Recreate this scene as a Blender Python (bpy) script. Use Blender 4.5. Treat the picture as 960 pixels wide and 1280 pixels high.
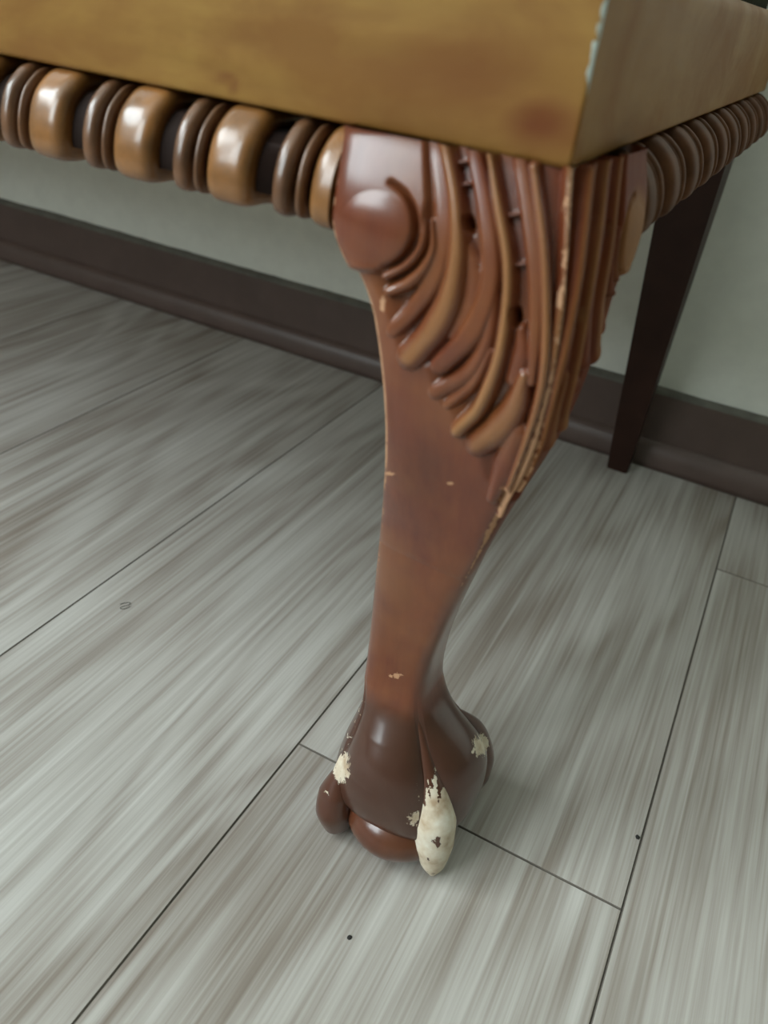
import bpy, bmesh, math, random
import numpy as np
from mathutils import Matrix, Vector

random.seed(7)
rng = np.random.default_rng(5)
for o in list(bpy.data.objects):
    bpy.data.objects.remove(o)
sc = bpy.context.scene
COL = sc.collection

# ------------------------------------------------------------------ camera
# Solved from the vanishing points of the floor planks and the wall; the plank
# width (about 19 cm) gives the scale.  Lengths below are in camera heights (S).
S = 0.37
C0 = np.array([480., 640.])
V1 = np.array([1076., 57.]); V2 = np.array([-2130., -360.])
FPX = math.sqrt(-float((V1 - C0) @ (V2 - C0)))
_d1 = np.array([*(V1 - C0), FPX]); _d2 = np.array([*(V2 - C0), FPX])
AY = _d1 / np.linalg.norm(_d1); AX = -_d2 / np.linalg.norm(_d2); AZ = np.cross(AX, AY)
RW = np.array([AX, AY, AZ])            # camera frame -> world frame
cam = bpy.data.cameras.new('camera')
cam.sensor_fit = 'VERTICAL'; cam.sensor_height = 36.0
cam.lens = 36.0 * FPX / 1280.0
cam.clip_start = 0.01
cam.dof.use_dof = True
cam.dof.focus_distance = 0.40
cam.dof.aperture_fstop = 9.0
camo = bpy.data.objects.new('camera', cam); COL.objects.link(camo)
m = Matrix.Identity(4)
for i in range(3):
    m[i][0] = RW[i, 0]; m[i][1] = -RW[i, 1]; m[i][2] = -RW[i, 2]
m[2][3] = S
camo.matrix_world = m
sc.camera = camo

def project(P):
    """(N,3) points in camera-height units -> photograph pixels"""
    q = (np.asarray(P) - np.array([0, 0, 1.])) @ RW
    return C0 + FPX * q[:, :2] / q[:, 2:3]

# ------------------------------------------------------------------ world, light, exposure
world = bpy.data.worlds.new('world'); sc.world = world
world.use_nodes = True
world.node_tree.nodes['Background'].inputs[0].default_value = (0.75, 0.87, 1.0, 1)
world.node_tree.nodes['Background'].inputs[1].default_value = 0.3
sc.view_settings.view_transform = 'Standard'
sc.view_settings.look = 'None'
sc.view_settings.gamma = 1.0
sc.view_settings.use_curve_mapping = False
sc.view_settings.exposure = 0.40

ROOM = dict(x0=-1.80, x1=1.75, y0=-1.50, y1=0.757, z1=2.65)
WINL = dict(y0=-1.42, y1=-0.15, z0=1.35, z1=2.50)     # window in the left wall
WINF = dict(x0=-1.72, x1=-0.60, z0=0.80, z1=2.50)      # window in the front wall

def area(name, loc, rot, sx, sy, power, color):
    l = bpy.data.lights.new(name, 'AREA'); l.shape = 'RECTANGLE'
    l.size = sx; l.size_y = sy; l.energy = power; l.color = color
    o = bpy.data.objects.new(name, l); COL.objects.link(o)
    o.location = loc; o.rotation_euler = rot
    return o
# daylight entering through the two windows
area('daylight_left', (ROOM['x0'] - 0.14, (WINL['y0'] + WINL['y1']) / 2, (WINL['z0'] + WINL['z1']) / 2),
     (0, math.radians(-90), 0), 1.10, 1.22, 66, (0.85, 0.965, 1.0))
area('daylight_front', ((WINF['x0'] + WINF['x1']) / 2, ROOM['y0'] - 0.14, (WINF['z0'] + WINF['z1']) / 2),
     (math.radians(90), 0, 0), 1.08, 1.66, 60, (0.85, 0.965, 1.0))

# ------------------------------------------------------------------ helpers
def link(name, me, mat, parent=None):
    o = bpy.data.objects.new(name, me); COL.objects.link(o)
    if mat is not None and not me.materials:
        me.materials.append(mat)
    if parent is not None:
        o.parent = parent
    return o

def pydata(name, V, F, smooth=True):
    me = bpy.data.meshes.new(name)
    me.from_pydata([tuple(map(float, v)) for v in V], [], [tuple(map(int, f)) for f in F])
    me.validate(); me.update()
    if smooth:
        me.polygons.foreach_set('use_smooth', [True] * len(me.polygons))
    return me

def from_bm(name, bm, smooth=False):
    me = bpy.data.meshes.new(name); bm.to_mesh(me); bm.free()
    if smooth:
        me.polygons.foreach_set('use_smooth', [True] * len(me.polygons))
    return me

def box_mesh(name, lo, hi, bevel=0.0, seg=2):
    bm = bmesh.new()
    bmesh.ops.create_cube(bm, size=1.0)
    lo = Vector(lo); hi = Vector(hi)
    for v in bm.verts:
        v.co = Vector((lo[i] + (hi[i] - lo[i]) * (v.co[i] + 0.5) for i in range(3)))
    if bevel:
        bmesh.ops.bevel(bm, geom=list(bm.edges), offset=bevel, segments=seg, profile=0.5, affect='EDGES')
    return from_bm(name, bm)

def boxes_mesh(name, boxes):
    bm = bmesh.new()
    for lo, hi in boxes:
        r = bmesh.ops.create_cube(bm, size=1.0)
        for v in r['verts']:
            v.co = Vector((lo[i] + (hi[i] - lo[i]) * (v.co[i] + 0.5) for i in range(3)))
    return from_bm(name, bm)

def tag(o, label=None, cat=None, group=None, kind=None):
    if label: o['label'] = label
    if cat: o['category'] = cat
    if group: o['group'] = group
    if kind: o['kind'] = kind
    return o

# ------------------------------------------------------------------ materials
class NT:
    def __init__(s, name):
        s.m = bpy.data.materials.new(name); s.m.use_nodes = True
        s.t = s.m.node_tree; s.n = s.t.nodes
        s.b = s.n['Principled BSDF']
    def node(s, typ, **kw):
        n = s.n.new(typ)
        for k, v in kw.items():
            setattr(n, k, v)
        return n
    def set(s, sock, v):
        if hasattr(v, 'is_output') or isinstance(v, bpy.types.NodeSocket):
            s.t.links.new(v, sock)
        else:
            sock.default_value = v
    def math(s, op, a, b=0.0, clamp=False):
        n = s.node('ShaderNodeMath', operation=op, use_clamp=clamp)
        s.set(n.inputs[0], a); s.set(n.inputs[1], b)
        return n.outputs[0]
    def mix(s, f, a, b, blend='MIX'):
        n = s.node('ShaderNodeMix', data_type='RGBA', blend_type=blend)
        s.set(n.inputs[0], f); s.set(n.inputs[6], a); s.set(n.inputs[7], b)
        return n.outputs[2]
    def noise(s, vec, scale, detail=4, rough=0.55, dist=0.0):
        n = s.node('ShaderNodeTexNoise')
        s.set(n.inputs['Vector'], vec)
        n.inputs['Scale'].default_value = scale; n.inputs['Detail'].default_value = detail
        n.inputs['Roughness'].default_value = rough; n.inputs['Distortion'].default_value = dist
        return n.outputs['Fac']
    def mapping(s, vec, scale=(1, 1, 1), loc=(0, 0, 0), rot=(0, 0, 0)):
        n = s.node('ShaderNodeMapping')
        s.set(n.inputs['Vector'], vec)
        s.set(n.inputs['Location'], loc); n.inputs['Scale'].default_value = scale
        n.inputs['Rotation'].default_value = rot
        return n.outputs[0]
    def ramp(s, f, stops):
        n = s.node('ShaderNodeValToRGB')
        e = n.color_ramp.elements
        while len(e) < len(stops): e.new(0.5)
        for i, (p, c) in enumerate(stops):
            e[i].position = p
            e[i].color = (c, c, c, 1) if isinstance(c, (int, float)) else (*c, 1)
        s.set(n.inputs[0], f)
        return n.outputs[0]
    def bump(s, hgt, dist=0.001, strength=0.5):
        n = s.node('ShaderNodeBump')
        n.inputs['Distance'].default_value = dist; n.inputs['Strength'].default_value = strength
        s.set(n.inputs['Height'], hgt)
        s.t.links.new(n.outputs[0], s.b.inputs['Normal'])
    def coord(s, which='Object'):
        return s.node('ShaderNodeTexCoord').outputs[which]
    def attr(s, name):
        return s.node('ShaderNodeAttribute', attribute_name=name)
    def bsdf(s, color=None, rough=None, coat=None, coat_rough=None, spec=None):
        if color is not None: s.set(s.b.inputs['Base Color'], color)
        if rough is not None: s.set(s.b.inputs['Roughness'], rough)
        if coat is not None: s.set(s.b.inputs['Coat Weight'], coat)
        if coat_rough is not None: s.set(s.b.inputs['Coat Roughness'], coat_rough)
        if spec is not None: s.set(s.b.inputs['Specular IOR Level'], spec)
        return s.m

def mat_plank():
    k = NT('grey_oak_laminate')
    co = k.coord('Object')
    rnd = k.node('ShaderNodeObjectInfo').outputs['Random']
    off = k.node('ShaderNodeCombineXYZ')
    k.set(off.inputs[0], k.math('MULTIPLY', rnd, 37.0)); k.set(off.inputs[1], k.math('MULTIPLY', rnd, 91.0))
    v = k.node('ShaderNodeVectorMath', operation='ADD')
    k.set(v.inputs[0], co); k.set(v.inputs[1], off.outputs[0]); v = v.outputs[0]
    # cathedral figure: contour lines of a stretched noise field
    field = k.noise(k.mapping(v, (1, 0.14, 1)), 7.0, 2.5, 0.5, 0.5)
    rings = k.math('SINE', k.math('MULTIPLY', field, 90.0))
    rings = k.math('MULTIPLY_ADD', rings, 0.5); rings.node.inputs[2].default_value = 0.5
    broad = k.noise(k.mapping(v, (1, 0.22, 1)), 10.0, 3.0, 0.55, 0.6)
    streak = k.noise(k.mapping(v, (1, 0.022, 1)), 150.0, 4.0, 0.6, 0.2)
    fine = k.noise(k.mapping(v, (1, 0.014, 1)), 420.0, 3.0, 0.6)
    a = k.math('MULTIPLY', k.math('SUBTRACT', rings, 0.5), 0.17)
    b = k.math('MULTIPLY', k.math('SUBTRACT', broad, 0.5), 0.8)
    c = k.math('MULTIPLY', k.math('SUBTRACT', streak, 0.5), 0.75)
    d = k.math('MULTIPLY', k.math('SUBTRACT', fine, 0.5), 0.65)
    t = k.math('ADD', k.math('ADD', a, b), k.math('ADD', c, d))
    t = k.math('ADD', t, k.math('MULTIPLY', rnd, 0.10))
    t = k.math('ADD', t, 0.57, True)
    col = k.ramp(t, [(0.0, (0.155, 0.114, 0.088)), (0.35, (0.255, 0.215, 0.180)), (0.6, (0.385, 0.350, 0.313)), (1.0, (0.56, 0.535, 0.495))])
    k.bump(k.math('ADD', streak, k.math('MULTIPLY', fine, 0.5)), 0.0006, 0.25)
    return k.bsdf(col, k.ramp(streak, [(0.2, 0.62), (0.8, 0.48)]), spec=0.22)

def mat_plain(name, color, rough=0.6, noise_amt=0.12, scale=40, spec=0.4, coat=0.0, bump=0.0):
    k = NT(name)
    n = k.noise(k.coord('Object'), scale, 4)
    dark = tuple(c * (1 - noise_amt) for c in color); light = tuple(min(1, c * (1 + noise_amt)) for c in color)
    col = k.ramp(n, [(0.3, dark), (0.7, light)])
    if bump: k.bump(n, bump, 0.4)
    return k.bsdf(col, rough, coat=coat, coat_rough=0.2, spec=spec)

def soft_coat(m):
    m.node_tree.nodes['Principled BSDF'].inputs['Coat IOR'].default_value = 1.5
    return m

def mat_carved():
    """varnished brown wood; attribute 'wear' = bare pale wood, 'stain' = dark foot stain"""
    k = NT('varnished_carved_wood')
    co = k.coord('Object')
    grain = k.noise(k.mapping(co, (1, 1, 0.12)), 190.0, 5, 0.6)
    blot = k.noise(co, 26.0, 3)
    base = k.ramp(grain, [(0.25, (0.105, 0.021, 0.008)), (0.75, (0.165, 0.041, 0.015))])
    base = k.mix(k.ramp(blot, [(0.42, 0.0), (0.72, 0.5)]), base, (0.23, 0.085, 0.024, 1))
    base = k.mix(k.attr('honey').outputs['Fac'], base, (0.36, 0.18, 0.065, 1))
    stain = k.attr('stain').outputs['Fac']
    base = k.mix(stain, base, (0.062, 0.025, 0.015, 1))
    chipn = k.noise(co, 330.0, 3, 0.7)
    wear = k.attr('wear').outputs['Fac']
    w = k.math('ADD', wear, k.math('MULTIPLY', k.math('SUBTRACT', chipn, 0.5), 1.5))
    w = k.ramp(w, [(0.50, 0.0), (0.60, 1.0)])
    w = k.math('MULTIPLY', w, k.ramp(wear, [(0.02, 0.0), (0.2, 1.0)]))
    pale = k.ramp(k.noise(co, 120.0, 3), [(0.28, (0.44, 0.31, 0.20)), (0.5, (0.64, 0.54, 0.41)), (0.72, (0.74, 0.68, 0.57))])
    pale = k.mix(k.ramp(stain, [(0.3, 1.0), (0.6, 0.0)]), pale, (0.46, 0.25, 0.14, 1))
    col = k.mix(w, base, pale)
    k.bump(k.math('SUBTRACT', k.math('MULTIPLY', grain, 0.4), w), 0.0006, 0.4)
    dl_ = k.attr('dull').outputs['Fac']
    rough = k.math('ADD', k.math('ADD', 0.34, k.math('MULTIPLY', w, 0.45)), k.math('MULTIPLY', dl_, 0.35), True)
    return k.bsdf(col, rough, coat=k.math('MULTIPLY', k.math('SUBTRACT', 1.0, w), k.math('SUBTRACT', 0.95, k.attr('dull').outputs['Fac'])), coat_rough=0.20, spec=k.math('SUBTRACT', 0.22, k.math('MULTIPLY', dl_, 0.2)))

def mat_rail(name, corner=None):
    k = NT(name)
    co = k.coord('Object')
    ax = (0.10, 1, 1) if corner == 'x' else (1, 0.10, 1)
    grain = k.noise(k.mapping(co, ax), 130.0, 5, 0.6, 0.3)
    blot = k.noise(k.mapping(co, (0.6, 0.6, 1)), 26.0, 4, 0.62, 0.4)
    base = k.ramp(grain, [(0.2, (0.225, 0.118, 0.026)), (0.8, (0.32, 0.178, 0.045))])
    base = k.mix(k.ramp(blot, [(0.38, 0.0), (0.62, 0.85)]), base, (0.185, 0.078, 0.015, 1))
    if corner == 'y':
        base = k.mix(0.45, base, (0.26, 0.115, 0.040, 1))
    # chipped paint along the corner where the two boards meet
    wear = k.attr('wear').outputs['Fac']
    n = k.noise(k.mapping(co, (1, 1, 0.5)), 260.0, 3, 0.7)
    w = k.math('ADD', wear, k.math('MULTIPLY', k.math('SUBTRACT', n, 0.5), 1.6))
    w = k.math('MULTIPLY', k.ramp(w, [(0.80, 0.0), (0.90, 1.0)]), k.ramp(wear, [(0.05, 0.0), (0.2, 1.0)]))
    red = k.attr('stain').outputs['Fac']
    base = k.mix(k.math('MULTIPLY', red, k.ramp(grain, [(0.2, 0.8), (0.6, 1.0)])), base, (0.115, 0.026, 0.006, 1))
    base = k.mix(w, base, (0.42, 0.47, 0.42, 1))
    k.bump(grain, 0.0004, 0.3)
    return k.bsdf(base, k.ramp(blot, [(0.3, 0.38), (0.7, 0.5)]), coat=(0.0 if corner == 'y' else 0.04), coat_rough=0.3, spec=(0.03 if corner == 'y' else 0.22))

M_PLANK = mat_plank()
M_SUB = mat_plain('dark_underlay', (0.03, 0.027, 0.024), 0.9)
M_GROOVE = mat_plain('dark_plank_groove', (0.13, 0.11, 0.09), 0.8)
M_WALL = mat_plain('matt_wall_paint', (0.88, 0.88, 0.80), 0.9, 0.03, 60, 0.2, bump=0.0003)
M_WALL2 = mat_plain('matt_room_paint', (0.30, 0.30, 0.27), 0.9, 0.03, 60, 0.2)
M_WALLR = mat_plain('dark_green_unseen_wall', (0.10, 0.135, 0.095), 0.9, 0.03, 60, 0.2)  # unseen right wall; dark green chosen to cut bounce light
M_CEIL = mat_plain('white_ceiling_paint', (0.60, 0.60, 0.57), 0.95, 0.02, 60, 0.2)
M_BASE = mat_plain('dark_brown_skirting', (0.115, 0.075, 0.062), 0.40, 0.10, 30, 0.45)
M_BASETOP = mat_plain('dusty_skirting_edge', (0.16, 0.15, 0.125), 0.75, 0.2, 70, 0.3)
M_CARVED = soft_coat(mat_carved())
M_RAILX = mat_rail('honey_brown_front_board', 'x')
M_RAILY = mat_rail('dull_brown_side_board', 'y')
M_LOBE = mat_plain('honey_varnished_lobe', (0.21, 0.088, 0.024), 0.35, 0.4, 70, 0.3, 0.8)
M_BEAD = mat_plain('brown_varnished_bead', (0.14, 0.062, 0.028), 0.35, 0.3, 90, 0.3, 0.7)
M_SIDE = mat_plain('shaded_brown_side_carving', (0.105, 0.044, 0.020), 0.6, 0.3, 90, 0.05, 0.06)  # duller, darker copy of the lobe wood; the side's shade is in its colour
M_CHANNEL = mat_plain('shade_dark_channel', (0.012, 0.005, 0.003), 0.75, 0.2, 60, 0.15)  # shade in the recesses between lobes, painted in as near-black
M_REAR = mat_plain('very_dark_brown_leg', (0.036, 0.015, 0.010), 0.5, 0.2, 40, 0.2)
M_FABRIC = mat_plain('dark_green_fabric', (0.045, 0.055, 0.030), 0.95, 0.25, 300, 0.1)
M_FRAME = mat_plain('white_window_frame', (0.75, 0.75, 0.73), 0.4, 0.02, 20)
M_DIRT = mat_plain('black_dirt', (0.02, 0.018, 0.016), 0.9)

def mat_glass():
    k = NT('window_glass')
    tr = k.node('ShaderNodeBsdfTransparent'); gl = k.node('ShaderNodeBsdfGlossy')
    gl.inputs['Roughness'].default_value = 0.02
    mx = k.node('ShaderNodeMixShader'); mx.inputs[0].default_value = 0.06
    k.t.links.new(tr.outputs[0], mx.inputs[1]); k.t.links.new(gl.outputs[0], mx.inputs[2])
    k.t.links.new(mx.outputs[0], k.n['Material Output'].inputs['Surface'])
    return k.m
M_GLASS = mat_glass()

# ------------------------------------------------------------------ room shell
R_ = ROOM
floor = link('floor', box_mesh('floor', (R_['x0'], R_['y0'], -0.05), (R_['x1'], R_['y1'], -0.0085)), M_SUB)
tag(floor, kind='structure')
T = 0.10
wb = link('wall_back', box_mesh('wall_back', (R_['x0'] - T, R_['y1'], -0.05), (R_['x1'] + T, R_['y1'] + T, R_['z1'])), M_WALL)
wr = link('wall_right', box_mesh('wall_right', (R_['x1'], R_['y0'], -0.05), (R_['x1'] + T, R_['y1'], R_['z1'])), M_WALLR)
x0, y0, y1, z1 = R_['x0'], R_['y0'], R_['y1'], R_['z1']
w = WINL
wl = link('wall_left', boxes_mesh('wall_left', [
    ((x0 - T, y0, -0.05), (x0, w['y0'], z1)), ((x0 - T, w['y1'], -0.05), (x0, y1, z1)),
    ((x0 - T, w['y0'], -0.05), (x0, w['y1'], w['z0'])), ((x0 - T, w['y0'], w['z1']), (x0, w['y1'], z1))]), M_WALL2)
w = WINF
wf = link('wall_front', boxes_mesh('wall_front', [
    ((x0 - T, y0 - T, -0.05), (w['x0'], y0, z1)), ((w['x1'], y0 - T, -0.05), (R_['x1'] + T, y0, z1)),
    ((w['x0'], y0 - T, -0.05), (w['x1'], y0, w['z0'])), ((w['x0'], y0 - T, w['z1']), (w['x1'], y0, z1))]), M_WALL2)
ce = link('ceiling', box_mesh('ceiling', (x0 - T, y0 - T, z1), (R_['x1'] + T, y1 + T, z1 + 0.05)), M_CEIL)
for o in (wb, wr, wl, wf, ce):
    tag(o, kind='structure')

def window(name, axis, a0, a1, z0, zt, at):
    def bx(a, b, lo, hi, d0, d1):
        return (((d0, a, lo), (d1, b, hi)) if axis == 'y' else ((a, d0, lo), (b, d1, hi)))
    f = 0.055; d0, d1 = at - 0.075, at - 0.02
    mid = (a0 + a1) / 2
    fr = link(name, boxes_mesh(name, [bx(a0, a1, z0, z0 + f, d0, d1), bx(a0, a1, zt - f, zt, d0, d1),
        bx(a0, a0 + f, z0 + f, zt - f, d0, d1), bx(a1 - f, a1, z0 + f, zt - f, d0, d1),
        bx(mid - f / 2, mid + f / 2, z0 + f, zt - f, d0, d1)]), M_FRAME)
    tag(fr, kind='structure')
    for lo, hi in ((a0 + f, mid - f / 2), (mid + f / 2, a1 - f)):
        p = bx(lo, hi, z0 + f, zt - f, at - 0.050, at - 0.044)
        link('pane', boxes_mesh('pane', [p]), M_GLASS, fr)
    return fr
window('window_1', 'y', WINL['y0'], WINL['y1'], WINL['z0'], WINL['z1'], x0)
window('window_2', 'x', WINF['x0'], WINF['x1'], WINF['z0'], WINF['z1'], y0)

# planks: long seams at these x (camera heights), running towards the back wall
PW = 0.1915
seam0 = 0.110 * S
joint = {0: 0.720, 1: 1.632, -1: -0.55, 2: 0.25, -2: 2.9, -3: -0.2, -4: 1.25, 3: -0.9}
PL = 1.28
plank_meshes = {}
k0 = math.floor((R_['x0'] - seam0) / PW); k1 = math.ceil((R_['x1'] - seam0) / PW)
for k in range(k0, k1):
    xa = max(seam0 + k * PW, R_['x0'] + 0.004); xb = min(seam0 + (k + 1) * PW, R_['x1'] - 0.004)
    if xb - xa < 0.01: continue
    # column index 0 lies left of the seam at x = 0.11
    c = k + 1
    j = joint.get(c, random.uniform(-2, 2)) * S
    while j > R_['y0']: j -= PL
    while j < R_['y1'] - 0.006:
        ya = max(j, R_['y0'] + 0.004); yb = min(j + PL, R_['y1'] - 0.006)
        j += PL
        if yb - ya < 0.02: continue
        key = (round(xb - xa, 4), round(yb - ya, 4))
        if key not in plank_meshes:
            g = 0.00014
            bm = bmesh.new(); bmesh.ops.create_cube(bm, size=1.0)
            for v in bm.verts:
                v.co = Vector((v.co.x * (xb - xa - 2 * g), v.co.y * (yb - ya - 2 * g), (v.co.z - 0.5) * 0.008))
            top = [e for e in bm.edges if all(v.co.z > -0.001 for v in e.verts)]
            rb = bmesh.ops.bevel(bm, geom=top, offset=0.00055, segments=1, affect='EDGES')
            for f_ in bm.faces:
                if f_.normal.z < 0.9: f_.material_index = 1
            plank_meshes[key] = from_bm('plank', bm)
            plank_meshes[key].materials.append(M_PLANK); plank_meshes[key].materials.append(M_GROOVE)
        p = link('plank', plank_meshes[key], M_PLANK, floor)
        p.location = ((xa + xb) / 2, (ya + yb) / 2, 0.0)

# baseboard along the back wall: flat board with a rounded shoe at its foot
bw = R_['y1']
bb = link('baseboard_back', box_mesh('baseboard_back', (x0 + 0.001, bw - 0.0075, 0.0), (R_['x1'] - 0.001, bw, 0.0765), 0.0012, 2), M_BASE)
tag(bb, kind='structure')
prof = [(0.0, 0.0), (-0.017, 0.0), (-0.0172, 0.006), (-0.0165, 0.014), (-0.0145, 0.0205), (-0.0115, 0.0250), (-0.008, 0.0275), (0.0, 0.028)]
V = []; F = []
for xx in (x0 + 0.001, R_['x1'] - 0.001):
    for a, b in prof: V.append((xx, bw + a, b))
n = len(prof)
for i in range(n - 1): F.append((i, i + 1, n + i + 1, n + i))
me = pydata('shoe_moulding', V, F); link('shoe_moulding', me, M_BASE, bb)
# dusty painted top edge of the skirting, slightly uneven filler line
V = []; F = []
xs = np.linspace(x0 + 0.001, R_['x1'] - 0.001, 420)
wob = np.convolve(rng.normal(0, 1, 460), np.ones(9) / 9, 'same')[20:440] * 0.0013
for i, xx in enumerate(xs):
    V += [(xx, bw - 0.0078, 0.0735), (xx, bw - 0.0078, 0.0768), (xx, bw - 0.0040, 0.0775), (xx, bw - 0.0003, 0.0790 + wob[i])]
    if i:
        for q in range(3):
            a = (i - 1) * 4 + q; F.append((a, a + 4, a + 5, a + 1))
link('filler_edge', pydata('filler_edge', V, F), M_BASETOP, bb)

# ------------------------------------------------------------------ the bench seat
BX0, BX1 = -4.20, -0.155          # left and right front corners (camera heights)
YF, YB = 0.61, 1.955
SIDE_FLARE = 0.015
RB, RT = 0.903, 1.033             # bottom and top of the rails
bench = bpy.data.objects.new('bench', None); COL.objects.link(bench)
tag(bench, 'long carved brown wooden bench seat with cabriole leg and worn claw foot', 'bench')
bench.location = ((BX0 + BX1) / 2 * S, (YF + YB) / 2 * S, 0)
BO = np.array(bench.location)
def put(name, me, mat, parent=bench):
    """mesh given in world metres, parented below the bench or one of its parts"""
    o = link(name, me, mat, parent)
    if parent is bench:
        o.location = -bench.location
    return o

def attr(me, name, vals):
    a = me.attributes.new(name, 'FLOAT', 'POINT'); a.data.foreach_set('value', np.asarray(vals, dtype=np.float32))

def board(name, x0_, x1_, y0_, y1_, z0_, z1_, nx, nz, face, mat, wearf=None, stainf=None, r=0.0016, rt=0.012):
    """board with rounded edges: cross-section loop swept along its length, dense enough for painted attributes"""
    # loop in (depth d, z): front face d=0, back d=D
    D = (y1_ - y0_) if face == 'front' else (x1_ - x0_)
    loop = []
    def arc(cx, cz, rad, a0, a1, n=5):
        for i in range(n + 1):
            a = math.radians(a0 + (a1 - a0) * i / n); loop.append((cx + rad * math.cos(a), cz + rad * math.sin(a)))
    arc(r, z0_ + r, r, 270, 180)
    for i in range(1, nz): loop.append((0.0, z0_ + r + (z1_ - rt - z0_ - r) * i / nz))
    arc(rt, z1_ - rt, rt, 180, 90)
    arc(D - r, z1_ - r, r, 90, 0); arc(D - r, z0_ + r, r, 0, -90)
    L = np.array(loop); n = len(L)
    ends = np.concatenate([[0, .0008, .002], np.linspace(.005, 1 - .005, nx), [1 - .002, 1 - .0008, 1]])
    V = []; F = []
    cen = L.mean(0)
    for i, t in enumerate(ends):
        sc_ = 1.0
        if i in (0, len(ends) - 1): sc_ = 0.985
        q = cen + (L - cen) * sc_
        for d, z in q:
            if face == 'front': V.append((x0_ + (x1_ - x0_) * t, y0_ + d, z))
            else:
                yy = y0_ + (y1_ - y0_) * t
                V.append((x1_ - d + SIDE_FLARE * S * t, yy, z))
    m_ = len(ends)
    for i in range(m_ - 1):
        for j in range(n):
            a = i * n + j; b = i * n + (j + 1) % n
            f = (a, b, b + n, a + n)
            F.append(f if face == 'front' else f[::-1])
    F.append(tuple(range(n))); F.append(tuple(range((m_ - 1) * n, m_ * n))[::-1])
    me = pydata(name, V, F)
    V = np.array(V)
    attr(me, 'wear', wearf(V) if wearf else np.zeros(len(V)))
    attr(me, 'stain', stainf(V) if stainf else np.zeros(len(V)))
    bm = bmesh.new(); bm.from_mesh(me); bmesh.ops.recalc_face_normals(bm, faces=bm.faces); bm.to_mesh(me); bm.free()
    return put(name, me, mat)

cx = BX1 * S; cy = YF * S
def sm(x, a, b):
    t = np.clip((x - a) / (b - a), 0, 1); return t * t * (3 - 2 * t)
def wear_front(V):
    d = cx - V[:, 0]
    return sm(d, 0.0042, 0.0005) * (0.55 + 0.35 * sm(V[:, 2], .345, .36))
def stain_front(V):
    pr = project(V / S); out = np.zeros(len(V))
    for x, y, rx, ry, k_ in ((675, 152, 60, 40, .95), (620, 110, 150, 80, .50), (282, 97, 14, 7, .75), (292, 108, 6, 8, .8), (545, 82, 30, 9, .4), (300, 40, 40, 45, .25), (20, 60, 60, 20, .3), (450, 20, 60, 14, .25)):
        out = np.maximum(out, k_ * np.exp(-((pr[:, 0] - x) / rx) ** 2 - ((pr[:, 1] - y) / ry) ** 2))
    return out * (V[:, 1] < cy + .002)
board('front_rail', BX0 * S, cx, cy, cy + 0.03, RB * S, RT * S, 900, 24, 'front', M_RAILX, wear_front, stain_front, rt=0.003)
def wear_side(V):
    d = V[:, 1] - cy
    return sm(d, 0.0042, 0.0003) * 0.45
board('side_rail', cx - 0.03, cx, cy + 0.0004, YB * S, RB * S, RT * S, 240, 14, 'side', M_RAILY, wear_side, None, rt=0.006)
SIDE_FLARE = -SIDE_FLARE
o = board('side_rail', BX0 * S, BX0 * S + 0.03, cy + 0.0305, YB * S, RB * S, RT * S, 20, 4, 'side', M_RAILY, rt=0.004)
SIDE_FLARE = -SIDE_FLARE
put('back_rail', box_mesh('back_rail', (BX0 * S + 0.031, YB * S - 0.03, RB * S), (cx - 0.031, YB * S - 0.001, RT * S), 0.002), M_RAILX)
put('bounce_seat_bottom', box_mesh('bounce_seat_bottom', (BX0 * S + 0.031, cy + 0.031, RB * S + 0.004), (cx - 0.031, YB * S - 0.031, RB * S + 0.012)), M_RAILX)  # unseen board added to bounce warm light onto the floor below
# upholstered seat pad set on the rails
bm = bmesh.new(); bmesh.ops.create_cube(bm, size=1.0)
lo = (BX0 * S + 0.008, cy + 0.008, RT * S - 0.002); hi = (cx - 0.008, YB * S - 0.004, RT * S + 0.075)
for v in bm.verts: v.co = Vector((lo[i] + (hi[i] - lo[i]) * (v.co[i] + 0.5) for i in range(3)))
bmesh.ops.bevel(bm, geom=[e for e in bm.edges if any(v.co.z > lo[2] + .01 for v in e.verts)], offset=0.03, segments=6, profile=0.5, affect='EDGES')
put('seat_pad', from_bm('seat_pad', bm, True), M_FABRIC)

# --- gadrooned moulding under the rails -------------------------------------
PROF = np.array([(-.090, .9028), (-.012, .9026), (.001, .9005), (.013, .8925), (.022, .8845), (.0285, .874), (.0330, .862), (.0352, .850), (.0352, .839), (.0325, .8305), (.024, .826), (.008, .8245), (-.014, .8245)])
def dense(P, n):
    d = np.concatenate([[0], np.cumsum(np.hypot(*np.diff(P, axis=0).T))])
    t = np.linspace(0, d[-1], n)
    Q = np.stack([np.interp(t, d, P[:, i]) for i in range(2)], 1)
    for _ in range(3): Q[1:-1] = (Q[:-2] + 2 * Q[1:-1] + Q[2:]) / 4
    return Q
PQ = dense(PROF, 64)
PQ[:, 1] = np.minimum(PQ[:, 1], .9028)
tn = np.gradient(PQ, axis=0); tn /= np.linalg.norm(tn, axis=1)[:, None]
PN = np.stack([-tn[:, 1], tn[:, 0]], 1)           # outward in (o, z)
if PN[44, 0] < 0: PN = -PN

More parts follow.
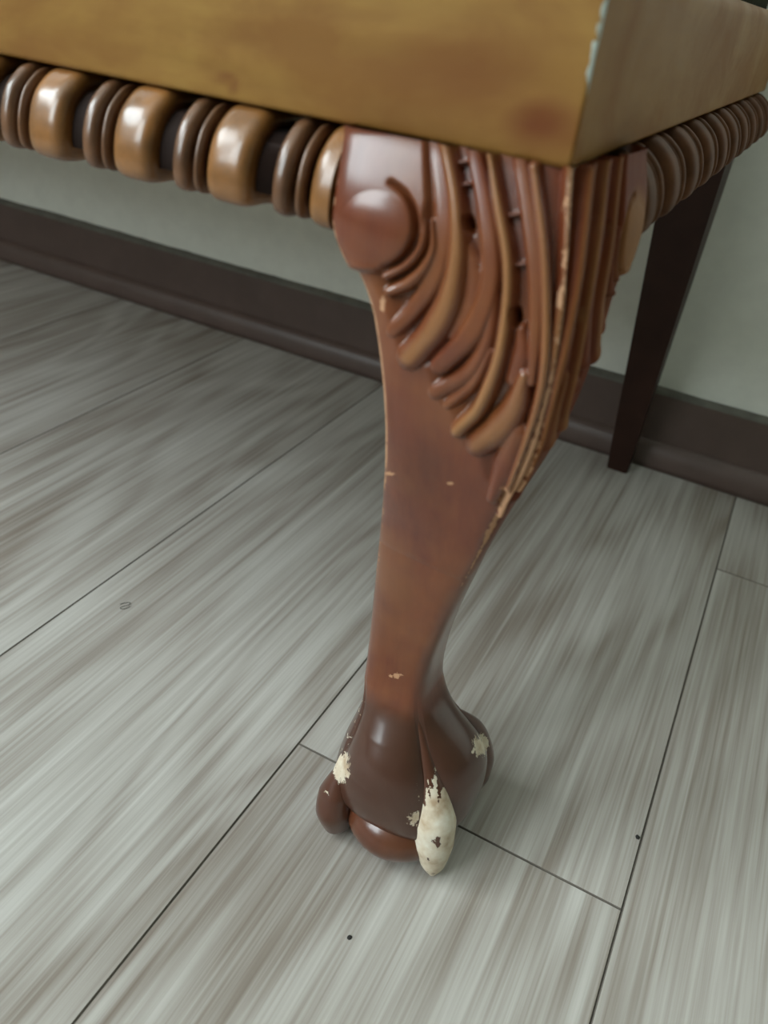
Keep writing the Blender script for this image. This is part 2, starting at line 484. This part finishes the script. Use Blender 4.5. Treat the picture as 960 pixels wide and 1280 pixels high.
def strip_mesh(name, smap, s0, s1, ns, hfun, mat, parent):
    """piece of the moulding between lengths s0 and s1; hfun(t) = height above the channel (camera heights)"""
    V = []; F = []
    npf = len(PQ)
    for i in range(ns + 1):
        t = i / ns; s = s0 + (s1 - s0) * t
        hh = hfun(t)
        for j in range(npf):
            e = min(1.0, (npf - 1 - j) / 3.0)
            o_, z_ = PQ[j] + PN[j] * (hh - 0.0150) * e
            V.append(smap(s, o_, z_))
    for i in range(ns):
        for j in range(npf - 1):
            a = i * npf + j; F.append((a, a + 1, a + npf + 1, a + npf))
    me = pydata(name, np.array(V) * S, F)
    bm = bmesh.new(); bm.from_mesh(me)
    bmesh.ops.holes_fill(bm, edges=[e for e in bm.edges if e.is_boundary], sides=0)
    bmesh.ops.recalc_face_normals(bm, faces=bm.faces); bm.to_mesh(me); bm.free()
    for p in me.polygons: p.use_smooth = len(p.vertices) == 4
    o = link(name, me, mat, parent)
    if parent is bench: o.location = -bench.location
    return o

def moulding(name, smap, s_start, s_end, anchor, P, direction, mats):
    """one carved run: dark channel, then lobes and beads as pieces; s grows away from the corner leg"""
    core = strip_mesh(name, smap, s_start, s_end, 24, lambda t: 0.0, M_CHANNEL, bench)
    def dome(hm, ex): return lambda t: hm * max(0.0, 1 - abs(2 * t - 1) ** ex) ** 0.5
    def lobe_h(t):
        u = t if direction > 0 else 1 - t
        return 0.0152 * max(0.0, 1 - abs(2 * u - 1) ** 4.5) ** 0.55
    kk = -2
    while True:
        b = anchor + kk * P                        # centre of the thin bead
        if b - P > s_end: break
        # towards -s (towards the corner) lies the broad lobe
        for nm, a, c, f, ns in (('lobe', b - 0.055, b - 0.0085, lobe_h, 22), ('bead', b - 0.0042, b + 0.0042, dome(0.0125, 2.5), 10), ('bead', b + 0.0090, b + 0.0275, dome(0.0138, 3.0), 14)):
            a_, c_ = max(a, s_start), min(c, s_end)
            if c_ - a_ < 0.003: continue
            fa = (a_ - a) / (c - a); fb = (c_ - a) / (c - a)
            strip_mesh(nm, smap, a_, c_, ns, (lambda t, f=f, fa=fa, fb=fb: f(fa + (fb - fa) * t)), mats[0] if nm == 'lobe' else mats[1], core)
        kk += 1
    return core
# front run: s is the distance to the left of the corner
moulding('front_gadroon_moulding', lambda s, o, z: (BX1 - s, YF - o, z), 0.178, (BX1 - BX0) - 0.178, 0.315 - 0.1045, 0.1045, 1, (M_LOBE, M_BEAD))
# side run: s is the distance behind the corner
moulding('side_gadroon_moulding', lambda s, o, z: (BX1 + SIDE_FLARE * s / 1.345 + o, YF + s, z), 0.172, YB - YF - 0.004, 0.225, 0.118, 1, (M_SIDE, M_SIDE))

# --- cabriole leg with carved knee --------------------------------------------
LEGT = np.array([[0.905, -0.1173, 0.1346, -0.002], [0.89, -0.1119, 0.1368, 0.0036], [0.87, -0.1065, 0.1404, 0.0113], [0.85, -0.1036, 0.1427, 0.0194],
  [0.835, -0.1040, 0.1435, 0.0245], [0.822, -0.1000, 0.1385, 0.0282], [0.81, -0.0926, 0.1312, 0.0311], [0.79, -0.0808, 0.1199, 0.0352], [0.77, -0.0715, 0.1132, 0.0385], [0.74, -0.0653, 0.1067, 0.0403],
  [0.7, -0.0617, 0.0991, 0.0381], [0.66, -0.0632, 0.0923, 0.0289], [0.62, -0.0722, 0.0852, 0.0137], [0.58, -0.0847, 0.0784, 0.0005],
  [0.54, -0.0983, 0.0713, -0.0124], [0.5, -0.1076, 0.0668, -0.0271], [0.46, -0.1145, 0.0632, -0.0402], [0.42, -0.1224, 0.0592, -0.0529],
  [0.38, -0.129, 0.0557, -0.0643], [0.34, -0.1338, 0.053, -0.0751], [0.3, -0.1358, 0.0518, -0.0822], [0.27, -0.1345, 0.0520, -0.0830],
  [0.245, -0.129, 0.0550, -0.0780], [0.22, -0.122, 0.060, -0.065], [0.195, -0.118, 0.071, -0.050], [0.17, -0.115, 0.086, -0.035], [0.14, -0.112, 0.100, -0.020],
  [0.11, -0.110, 0.106, -0.011], [0.085, -0.107, 0.107, -0.003], [0.066, -0.107, 0.104, -0.003], [0.057, -0.110, 0.096, -0.014], [0.052, -0.114, 0.084, -0.030]])[::-1]
DD = np.array([1, -1]) / 2 ** .5; NN = np.array([1, 1]) / 2 ** .5
P0 = np.array([-.155, .61])

def polydist(P, poly):
    """distance of points to a polyline and arc fraction of the nearest point"""
    poly = np.asarray(poly, float)
    best = np.full(len(P), 1e9); frac = np.zeros(len(P))
    seg = np.hypot(*np.diff(poly, axis=0).T); cum = np.concatenate([[0], np.cumsum(seg)]); L = cum[-1]
    for i in range(len(seg)):
        a = poly[i]; d = poly[i + 1] - a
        t = np.clip(((P - a) @ d) / (d @ d), 0, 1)
        q = np.hypot(*(P - a - t[:, None] * d).T)
        u = q < best
        best[u] = q[u]; frac[u] = (cum[i] + t[u] * seg[i]) / L
    return best, frac
def spline(pts, n=8):
    p = np.asarray(pts, float); p = np.vstack([2 * p[0] - p[1], p, 2 * p[-1] - p[-2]])
    out = []
    for i in range(1, len(p) - 2):
        for k in range(n):
            t = k / n
            out.append(.5 * (2 * p[i] + (p[i + 1] - p[i - 1]) * t + (2 * p[i - 1] - 5 * p[i] + 4 * p[i + 1] - p[i + 2]) * t * t + (3 * p[i] - p[i - 1] - 3 * p[i + 1] + p[i + 2]) * t ** 3))
    out.append(p[-2])
    return np.array(out)
def inpoly(P, poly):
    poly = np.asarray(poly, float); c = np.zeros(len(P), bool); j = len(poly) - 1
    for i in range(len(poly)):
        a, b = poly[i], poly[j]
        cond = ((a[1] > P[:, 1]) != (b[1] > P[:, 1])) & (P[:, 0] < (b[0] - a[0]) * (P[:, 1] - a[1]) / (b[1] - a[1] + 1e-12) + a[0])
        c ^= cond; j = i
    return c

# knee ornament drawn on the leg's front face (traced outline, own relief in mm)
REGION = [(405, 140), (400, 296), (430, 318), (455, 340), (474, 380), (486, 415), (498, 452), (530, 466), (536, 494), (560, 520), (566, 546), (594, 566), (600, 600), (622, 645), (640, 640), (720, 500), (760, 300), (760, 140)]
RIBS = [  # points, half widths, height, roundness
    ([(527, 254), (531, 285), (523, 313), (504, 333), (482, 345)], [2, 4, 5.5, 6, 5.5], 3.2),
    ([(541, 276), (541, 310), (529, 336), (510, 354), (487, 364)], [3, 5, 6.5, 7.5, 6.5], 3.2),
    ([(546, 180), (553, 245), (552, 305), (540, 350), (516, 386), (491, 414)], [13, 13, 12, 10, 10, 8], 2.2),
    ([(557, 180), (569, 245), (572, 315), (562, 372), (541, 414), (514, 445)], [8, 9, 10, 12, 16, 15], 4.4),
    ([(592, 188), (606, 258), (613, 330), (606, 378), (584, 422), (550, 456)], [10, 12, 13, 13, 16, 13], 3.4),
    ([(617, 372), (608, 425), (583, 468), (545, 490)], [6, 8, 10, 10], 2.6),
    ([(611, 440), (590, 480), (560, 506)], [5, 7, 7], 2.2),
    ([(613, 188), (624, 258), (635, 324), (634, 385), (623, 451), (600, 508), (574, 536)], [6, 8, 9, 9, 10, 11, 11], 4.6),
    ([(655, 470), (643, 510), (622, 538), (598, 555)], [8, 14, 17, 14], 3.8),
    ([(650, 198), (663, 280), (670, 350), (669, 420), (664, 478)], [11, 12, 12, 10, 6], 3.2),
    ([(668, 208), (680, 310), (683, 405), (677, 480), (658, 548), (634, 610)], [7, 8, 8, 8, 6, 4], 4.2),
    ([(646, 545), (632, 585), (616, 622)], [13, 16, 7], 3.0),
    ([(712, 195), (709, 260), (707, 337), (702, 376), (690, 465), (675, 529), (647, 600), (624, 642)], [6, 6, 6, 7, 7, 7, 6, 4], 3.4),
    ([(583, 310), (591, 345), (586, 385), (566, 420)], [6, 11, 12, 9], 1.8),
    ([(650, 412), (651, 440), (641, 475)], [6, 12, 10], 2.4),
    ([(566, 204), (587, 201)], [2.5, 2.5], 2.2), ([(571, 233), (590, 228)], [3, 3], 2.2),
    ([(632, 270), (651, 267)], [2.5, 2.5], 2.0), ([(638, 333), (658, 329)], [2.5, 2.5], 2.0),
]
HOLES = [((584, 281), 4.5, 11, -12), ((643, 398), 4.5, 12, -6)]
VOLUTE = spline([(492, 229), (508, 243), (519, 266), (520, 292), (508, 317), (490, 331), (466, 333), (440, 318)])
SC = np.array([471., 283.])
def relief(px):
    """carved height (mm) at photograph pixels on the front face of the knee, and piece index"""
    near = inpoly(px, [(380, 120), (380, 340), (440, 480), (540, 580), (580, 660), (660, 670), (780, 480), (780, 120)])
    H = np.zeros(len(px)); piece = np.zeros(len(px), int)
    idx = np.nonzero(near)[0]
    if not len(idx): return H, piece
    p = px[idx]
    inside = inpoly(p, REGION)
    edge, _ = polydist(p, REGION + REGION[:1])
    sd = np.where(inside, edge, -edge)
    h = -2.6 * sm(sd, 2, 30)
    # plain raised panel behind the scroll, bounded by the long outer rib
    PAN = [(380, 130), (380, 330), (470, 340), (505, 322), (530, 290), (538, 250), (534, 130)]
    ip = inpoly(p, PAN); e2, _ = polydist(p, PAN)
    ps = np.where(ip, e2, -e2)
    h = np.maximum(h, np.where(ps > -12, -2.4 + 4.8 * sm(ps, -12, 7), -9))
    for ri, (pts, wd, hg) in enumerate(RIBS):
        ex = {2: 3.5, 4: 4.0, 9: 4.0}.get(ri, 2.2)
        q = spline(pts); d, fr = polydist(p, q)
        w_ = np.interp(fr, np.linspace(0, 1, len(wd)), wd) * (1.0 if ri > 14 else 1.12 if ri in (4, 7, 9, 10, 12) else 1.36)
        r = np.clip(d / w_, 0, 1)
        h = np.maximum(h, -2.9 + (hg + 1.5) * np.sqrt(1 - r ** ex) * (r < 1) - 4 * (r >= 1))
    # scroll boss with the spiral cut around it
    rr = np.hypot((p[:, 0] - SC[0]) / 49, (p[:, 1] - SC[1]) / 50)
    boss = np.where(rr < 1, 1.6 + 1.8 * np.sqrt(np.clip(1 - rr ** 2, 0, 1)), -9)
    h = np.maximum(h, boss)
    d, fr = polydist(p, VOLUTE)
    dep = 4.2 * np.sin(np.clip(fr * 1.25 + .05, 0, 1) * math.pi) ** .6
    h = h - dep * np.exp(-(d / 3.6) ** 2)
    for (hx, hy), ax, ay, ang in HOLES:
        ca, sa = math.cos(math.radians(ang)), math.sin(math.radians(ang))
        u = (p[:, 0] - hx) * ca + (p[:, 1] - hy) * sa; v = -(p[:, 0] - hx) * sa + (p[:, 1] - hy) * ca
        h = h - 6.0 * np.exp(-((u / ax) ** 2 + (v / ay) ** 2) ** 2)
    H[idx] = h - 0.9 * sm(sd, 0, 30)
    piece[idx[inside]] = 1
    piece[idx[(rr < 1.0)]] = 2
    return H, piece

def build_leg():
    zt = np.concatenate([np.linspace(.905, .50, 520), np.linspace(.50, .052, 250)[1:]])
    T = [np.interp(zt, LEGT[:, 0], LEGT[:, i]) for i in (1, 2, 3)]
    ker = np.ones(25) / 25                         # soften the polyline of sections
    T = [np.convolve(np.pad(t, 12, mode='edge'), ker, 'valid') for t in T]
    s, t, r = T
    nsh = np.interp(zt, [.08, .14, .20, .26], [.022, .020, .008, 0.0])
    Q0 = P0 + nsh[:, None] * NN
    FL = Q0 + s[:, None] * DD - t[:, None] * NN; BR = Q0 + s[:, None] * DD + t[:, None] * NN
    FR = Q0 + r[:, None] * DD
    b = np.maximum(2 * s - r, -0.275)
    b = np.where(zt > .6, np.interp(zt, [.6, .8, .905], [0, .02, .03]) + b, b)
    BL = Q0 + b[:, None] * DD
    # square perimeter: front face (FL->FR), side (FR->BR), back faces
    nf, nb = 230, 40
    q = []
    for i in range(nf): q.append((-1 + 2 * i / nf, -1))
    for i in range(nf): q.append((1, -1 + 2 * i / nf))
    for i in range(nb): q.append((1 - 2 * i / nb, 1))
    for i in range(nb): q.append((-1, 1 - 2 * i / nb))
    q = np.array(q); n = len(q)
    p = np.interp(zt, [.047, .14, .2, .26, .45, .6, .75, .905], [2.8, 2.9, 3.3, 4.6, 5.5, 7.5, 9.0, 12.0])
    aq = np.abs(q)
    nrm = (aq[None, :, 0] ** p[:, None] + aq[None, :, 1] ** p[:, None]) ** (1 / p[:, None])
    kf = 2 ** (-1 / p)[:, None]
    U = q[None, :, 0] / nrm / kf; Vv = q[None, :, 1] / nrm / kf
    def bil(k):
        return ((1 - U) * (1 - Vv) * FL[:, None, k] + (1 + U) * (1 - Vv) * FR[:, None, k] + (1 + U) * (1 + Vv) * BR[:, None, k] + (1 - U) * (1 + Vv) * BL[:, None, k]) / 4
    G = np.stack([bil(0), bil(1), np.repeat(zt[:, None], n, 1)], 2)
    # outward normals of the smooth surface
    du = np.roll(G, -1, 1) - np.roll(G, 1, 1); dv = np.gradient(G, axis=0)
    nr = np.cross(dv, du); nr /= np.linalg.norm(nr, axis=2)[:, :, None] + 1e-12
    cen = G.mean(1, keepdims=True)
    if ((nr * (G - cen)).sum(2)).mean() < 0: nr = -nr
    # reflect the side face on the front face, so both carry the same ornament
    rel = G[:, :, :2] - P0
    side = (rel @ NN) > 0
    refl = np.stack([-rel[:, :, 1], -rel[:, :, 0]], 2) + P0
    Gf = G.copy(); Gf[side, :2] = refl[side]
    px = project(Gf.reshape(-1, 3))
    H, piece = relief(px)
    H = H.reshape(G.shape[:2]); piece = piece.reshape(G.shape[:2])
    front = np.zeros(n, bool); front[:2 * nf + 1] = True
    fade = np.zeros(n); fade[:2 * nf + 1] = 1.0
    fade[:4] = np.linspace(0, .9, 4); fade[2 * nf - 3:2 * nf + 1] = np.linspace(.9, 0, 4)
    H *= fade[None, :]; piece[:, ~front] = 0
    piece[:, :1] = 0
    # no relief on the very top under the rail
    # rounded webs between the claws, with creases along the claw roots
    prof_ = np.interp(zt, [.06, .10, .14, .172, .205, .235, .255], [0, .009, .018, .022, .014, .004, 0])[:, None]
    mid_ = np.minimum(np.abs(U), np.abs(Vv))
    web = prof_ * np.clip(1 - (mid_ / .9) ** 2, 0, 1) - .004 * np.exp(-((zt[:, None] - .19) / .05) ** 2) * np.clip(1 - (1 - mid_) / .12, 0, 1)
    web[:, 2 * nf + 1:] = 0
    web = np.stack([np.convolve(np.pad(web[:, c], 8, mode='edge'), np.ones(17) / 17, 'valid') for c in range(n)], 1)
    nz = nr.copy(); nz[:, :, 2] *= 0.4; nz /= np.linalg.norm(nz, axis=2)[:, :, None]
    G = G + nz * (H * .001 / S + web)[:, :, None]
    # painted attributes: bare wood on rubbed edges, dark stain on the foot
    X = G.reshape(-1, 3); pr = px
    z = X[:, 2]
    stain = sm(z, .262, .225) * .92
    blob = np.exp(-(((pr[:, 0] - 535) / 22) ** 2 + ((pr[:, 1] - 580) / 34) ** 2))
    stain = np.maximum(stain, .30 * blob)
    wear = np.zeros(len(X))
    jj = np.tile(np.arange(n), len(zt))
    dl = np.minimum(jj, n - jj)                     # left front edge
    wear = np.maximum(wear, (dl < 7) * np.clip(.50 + .35 * np.interp(z, [.35, .58, .64, .72, .8, .86], [-.5, -.2, .6, .7, .6, -.2]), 0, 1) * (z < .9))
    dk = np.abs(jj - nf)                            # corner ridge
    wear = np.maximum(wear, np.clip(1 - dk / np.interp(z, [.5, .58, .66, .75], [6, 18, 24, 10]), 0, 1) * np.interp(z, [.40, .5, .57, .62, .70, .76, .80, .9], [.25, .5, .85, 1.0, .95, .75, .55, .55]))
    for (a, b_, c_, d_, k_) in ((700, 377, 5, 14, 1.1), (493, 845, 14, 5, .72), (487, 592, 12, 3, .75), (563, 604, 9, 3, .72), (628, 612, 7, 7, .6), (545, 459, 6, 6, .45), (478, 385, 4, 22, .65),
                            (545, 985, 22, 30, 1.0), (430, 958, 16, 22, .95), (600, 932, 12, 16, .95), (520, 1020, 14, 16, .7)):
        dd = ((pr[:, 0] - a) / c_) ** 2 + ((pr[:, 1] - b_) / d_) ** 2
        vis = ~side.reshape(-1) if a < 590 else np.ones(len(X), bool)
        prj = pr if a < 590 else project(X)
        dd = ((prj[:, 0] - a) / c_) ** 2 + ((prj[:, 1] - b_) / d_) ** 2
        wear = np.maximum(wear, k_ * np.exp(-dd) * vis * (jj < 2 * nf + 4))
    honey = np.zeros(len(X))
    for ri, k_ in ((3, .40), (7, .5), (8, .3), (9, .1), (10, .35), (12, .45)):
        pts, wd, hg = RIBS[ri]
        d_, fr_ = polydist(pr, spline(pts)); w_ = np.interp(fr_, np.linspace(0, 1, len(wd)), wd)
        honey = np.maximum(honey, k_ * sm(d_ / w_, .9, .2))
    honey = np.where(side.reshape(-1), np.maximum(honey, .50 * sm(np.hypot((pr[:, 0] - SC[0]) / 60, (pr[:, 1] - SC[1]) / 70), 1.1, .6)), honey)
    honey *= (jj <= 2 * nf)
    dull = .85 * sm(jj, nf - 2, nf + 14) * (jj <= 2 * nf + 2) * sm(z, .40, .66)
    # faces, split by piece
    m_ = len(zt)
    ii, jx = np.meshgrid(np.arange(m_ - 1), np.arange(n), indexing='ij')
    a = ii * n + jx; b2 = ii * n + (jx + 1) % n
    Fq = np.stack([a, a + n, b2 + n, b2], 2).reshape(-1, 4)
    fp = piece[:-1, :].reshape(-1)
    onside = side[:-1, :].reshape(-1)
    # one full mesh gives the shading normals that the split pieces share
    full = bpy.data.meshes.new('full')
    full.from_pydata((X * S).tolist(), [], Fq.tolist()); full.update()
    nrm_ = np.empty(len(X) * 3, np.float32); full.vertex_normals.foreach_get('vector', nrm_); nrm_ = nrm_.reshape(-1, 3)
    sgn = 1.0
    if (nrm_[:, :2] * (X[:, :2] - np.repeat(cen[:, 0, :2], n, 0))).sum(1).mean() < 0:
        Fq = Fq[:, ::-1]; nrm_ = -nrm_
    bpy.data.meshes.remove(full)
    out = {}
    for key, sel in (('cabriole_leg', fp == 0), ('knee_carving', fp == 1), ('scroll_front', (fp == 2) & ~onside), ('scroll_side', (fp == 2) & onside)):
        Fs = Fq[sel]
        used, inv = np.unique(Fs, return_inverse=True)
        inv = inv.reshape(Fs.shape)
        me = bpy.data.meshes.new(key)
        faces = inv.tolist()
        if key == 'cabriole_leg':
            pass
        me.from_pydata((X[used] * S).tolist(), [], faces); me.update()
        me.polygons.foreach_set('use_smooth', [True] * len(me.polygons))
        attr(me, 'honey', honey[used]); attr(me, 'dull', dull[used]); attr(me, 'wear', wear[used]); attr(me, 'stain', stain[used])
        me.normals_split_custom_set_from_vertices(nrm_[used].tolist())
        me.materials.append(M_CARVED)
        out[key] = me
    return out

LEG = build_leg()

def tube(name, path, radii, squash=1.0, n=20, sub=6, wearf=None, flat=None):
    P = spline(path, sub); R = np.interp(np.linspace(0, 1, len(P)), np.linspace(0, 1, len(radii)), radii)
    tg = np.gradient(P, axis=0); tg /= np.linalg.norm(tg, axis=1)[:, None]
    ref = np.array(flat if flat is not None else (0, 0, 1.0))
    V = []; F = []
    # rounded start and end
    for i, (c, t_, r) in enumerate(zip(P, tg, R)):
        a = np.cross(t_, ref); a /= np.linalg.norm(a); b = np.cross(a, t_)
        for k in range(n):
            th = 2 * math.pi * k / n
            V.append(c + r * (math.cos(th) * a * squash + math.sin(th) * b))
    m_ = len(P)
    for i in range(m_ - 1):
        for k in range(n):
            F.append((i * n + k, i * n + (k + 1) % n, (i + 1) * n + (k + 1) % n, (i + 1) * n + k))
    V.append(P[0] - tg[0] * R[0] * .5); V.append(P[-1] + tg[-1] * R[-1] * .6)
    e0, e1 = len(V) - 2, len(V) - 1
    for k in range(n):
        F.append((e0, (k + 1) % n, k)); F.append((e1, (m_ - 1) * n + k, (m_ - 1) * n + (k + 1) % n))
    V = np.array(V)
    V[:, 2] = np.maximum(V[:, 2], 0.0006)
    me = pydata(name, V * S, F)
    attr(me, 'wear', wearf(V) if wearf else np.zeros(len(V))); attr(me, 'stain', np.full(len(V), .75))
    bm = bmesh.new(); bm.from_mesh(me); bmesh.ops.recalc_face_normals(bm, faces=bm.faces); bm.to_mesh(me); bm.free()
    me.materials.append(M_CARVED)
    return me

def build_foot():
    out = []
    # ball
    bm = bmesh.new(); bmesh.ops.create_uvsphere(bm, u_segments=48, v_segments=28, radius=1.0)
    B = np.array([-.207, .664, .048])
    for v in bm.verts: v.co = Vector((B + np.array([v.co.x * .074, v.co.y * .074, v.co.z * .0475])) * S)
    me = from_bm('ball', bm, True)
    attr(me, 'wear', np.zeros(len(me.vertices))); attr(me, 'stain', np.full(len(me.vertices), .55)); me.materials.append(M_CARVED)
    out.append(('ball', me))
    def chips(*spots):
        def f(V):
            pr = project(V); w_ = np.zeros(len(V))
            for x, y, rx, ry, k_ in spots:
                e = k_ * np.exp(-(((pr[:, 0] - x) / rx) ** 2 + ((pr[:, 1] - y) / ry) ** 2) ** 2)
                w_ = w_ + e if k_ < 0 else np.maximum(w_, e)
            return np.clip(w_, 0, 1)
        return f
    out.append(('claw', tube('claw', [(-.212, .668, .240), (-.194, .661, .205), (-.177, .653, .170), (-.161, .646, .135), (-.150, .640, .100), (-.143, .635, .062), (-.137, .631, .028), (-.134, .629, .006)],
               [.003, .007, .0125, .021, .0285, .0265, .0175, .005], 1.0, 28, 9, chips((541, 1034, 48, 72, 1.15), (546, 1052, 5, 10, -1.0), (525, 962, 9, 26, -.8), (552, 968, 5, 16, -.7), (530, 990, 3, 24, -.8), (549, 994, 3, 18, -.7), (538, 978, 2.5, 22, -.8), (512, 1045, 4, 8, -.6), (536, 1075, 3, 4, -.6)), (0.7, -0.7, 0.3))))
    out.append(('claw', tube('claw', [(-.276, .664, .205), (-.282, .652, .17), (-.286, .644, .14), (-.288, .634, .108), (-.289, .624, .076), (-.286, .617, .050), (-.280, .620, .020)],
               [.003, .006, .009, .0125, .0235, .0255, .020], 1.0, 24, 8, chips((430, 956, 16, 26, 1.0), (440, 985, 10, 9, .8), (408, 990, 5, 4, .7)), (-0.7, -0.7, 0.3))))
    out.append(('claw', tube('claw', [(-.184, .735, .205), (-.168, .758, .175), (-.156, .776, .145), (-.146, .786, .112), (-.140, .788, .078), (-.140, .782, .046), (-.144, .772, .018)],
               [.003, .006, .011, .015, .0205, .0215, .016], 1.0, 24, 8, chips((601, 930, 11, 15, 1.0)), (0.7, 0.7, 0.3))))
    out.append(('claw', tube('claw', [(-.268, .722, .225), (-.278, .738, .18), (-.286, .754, .14), (-.289, .760, .1), (-.286, .757, .065), (-.280, .750, .04), (-.274, .744, .016)],
               [.003, .006, .011, .015, .021, .0215, .016], 1.0, 20, 5, None, (-0.7, 0.7, 0.3))))
    return out
FOOT = build_foot()

def place_leg(mirror):
    leg = put('cabriole_leg', LEG['cabriole_leg'], None)
    if mirror:
        # mirrored about the middle of the bench
        leg.scale = (-1, 1, 1)
        leg.location = Vector(((BX0 + BX1) * S, 0, 0)) - bench.location
    link('knee_carving', LEG['knee_carving'], None, leg)
    link('scroll', LEG['scroll_front'], None, leg); link('scroll', LEG['scroll_side'], None, leg)
    for nm, me in FOOT:
        link(nm, me, None, leg)
    return leg
place_leg(False); place_leg(True)

# --- plain tapered rear legs ---------------------------------------------------
def rear_leg(mirror):
    top = [(-.272, 1.745), (-.150, 1.745), (-.150, 1.90), (-.272, 1.90)]
    bot = [(-.217, 1.930), (-.163, 1.930), (-.163, 1.975), (-.217, 1.975)]
    bm = bmesh.new()
    rows = []
    for i in range(9):
        t = i / 8; e = t ** 1.1
        rows.append([bm.verts.new(((b[0] + (a[0] - b[0]) * t) * S, (b[1] + (a[1] - b[1]) * e) * S, .902 * t * S)) for a, b in zip(top, bot)])
    for r0, r1 in zip(rows[:-1], rows[1:]):
        for j in range(4): bm.faces.new((r0[j], r0[(j + 1) % 4], r1[(j + 1) % 4], r1[j]))
    bm.faces.new(rows[0][::-1]); bm.faces.new(rows[-1])
    if mirror:
        for v in bm.verts: v.co.x = (BX0 + BX1) * S - v.co.x
    ed = [e for e in bm.edges if abs(e.verts[0].co.z - e.verts[1].co.z) > .001]
    bmesh.ops.bevel(bm, geom=ed, offset=.0012, segments=2, affect='EDGES')
    bmesh.ops.recalc_face_normals(bm, faces=bm.faces)
    return put('rear_leg', from_bm('rear_leg', bm), M_REAR)
rear_leg(False); rear_leg(True)

# ------------------------------------------------------------------ specks on the floor
def floor_at(x, y):
    d = RW @ np.array([x - C0[0], y - C0[1], FPX]); t = -1.0 / d[2]
    return d[0] * t * S, d[1] * t * S
def crumb(x, y, r, label):
    bm = bmesh.new(); bmesh.ops.create_icosphere(bm, subdivisions=2, radius=r)
    for v in bm.verts:
        v.co = Vector((v.co.x * random.uniform(.8, 1.2), v.co.y * random.uniform(.9, 1.4), max(v.co.z * .5, -.2 * r)))
    fx, fy = floor_at(x, y)
    o = link('crumb', from_bm('crumb', bm, True), M_DIRT); o.location = (fx, fy, .2 * r)
    tag(o, label, 'crumb')
crumb(437, 1172, .0011, 'tiny dark crumb lying on the pale plank in front of the claw foot')
crumb(797, 1047, .0013, 'tiny dark crumb on the long seam beside the end joint')
pts = [(150, 756), (158, 753), (166, 754), (160, 757), (151, 759), (149, 762), (158, 762), (163, 758)]
cv = bpy.data.curves.new('hair', 'CURVE'); cv.dimensions = '3D'; cv.bevel_depth = .00018; cv.bevel_resolution = 1
sp = cv.splines.new('NURBS'); sp.points.add(len(pts) - 1); sp.use_endpoint_u = True
for p_, (x, y) in zip(sp.points, pts):
    fx, fy = floor_at(x, y); p_.co = (fx, fy, .0004, 1)
cv.materials.append(M_DIRT)
tmp = bpy.data.objects.new('tmp', cv); COL.objects.link(tmp)
dg = bpy.context.evaluated_depsgraph_get()
me = bpy.data.meshes.new_from_object(tmp.evaluated_get(dg))
bpy.data.objects.remove(tmp)
tag(link('hair', me, M_DIRT), 'small dark curled hair lying on a pale grey plank', 'hair')
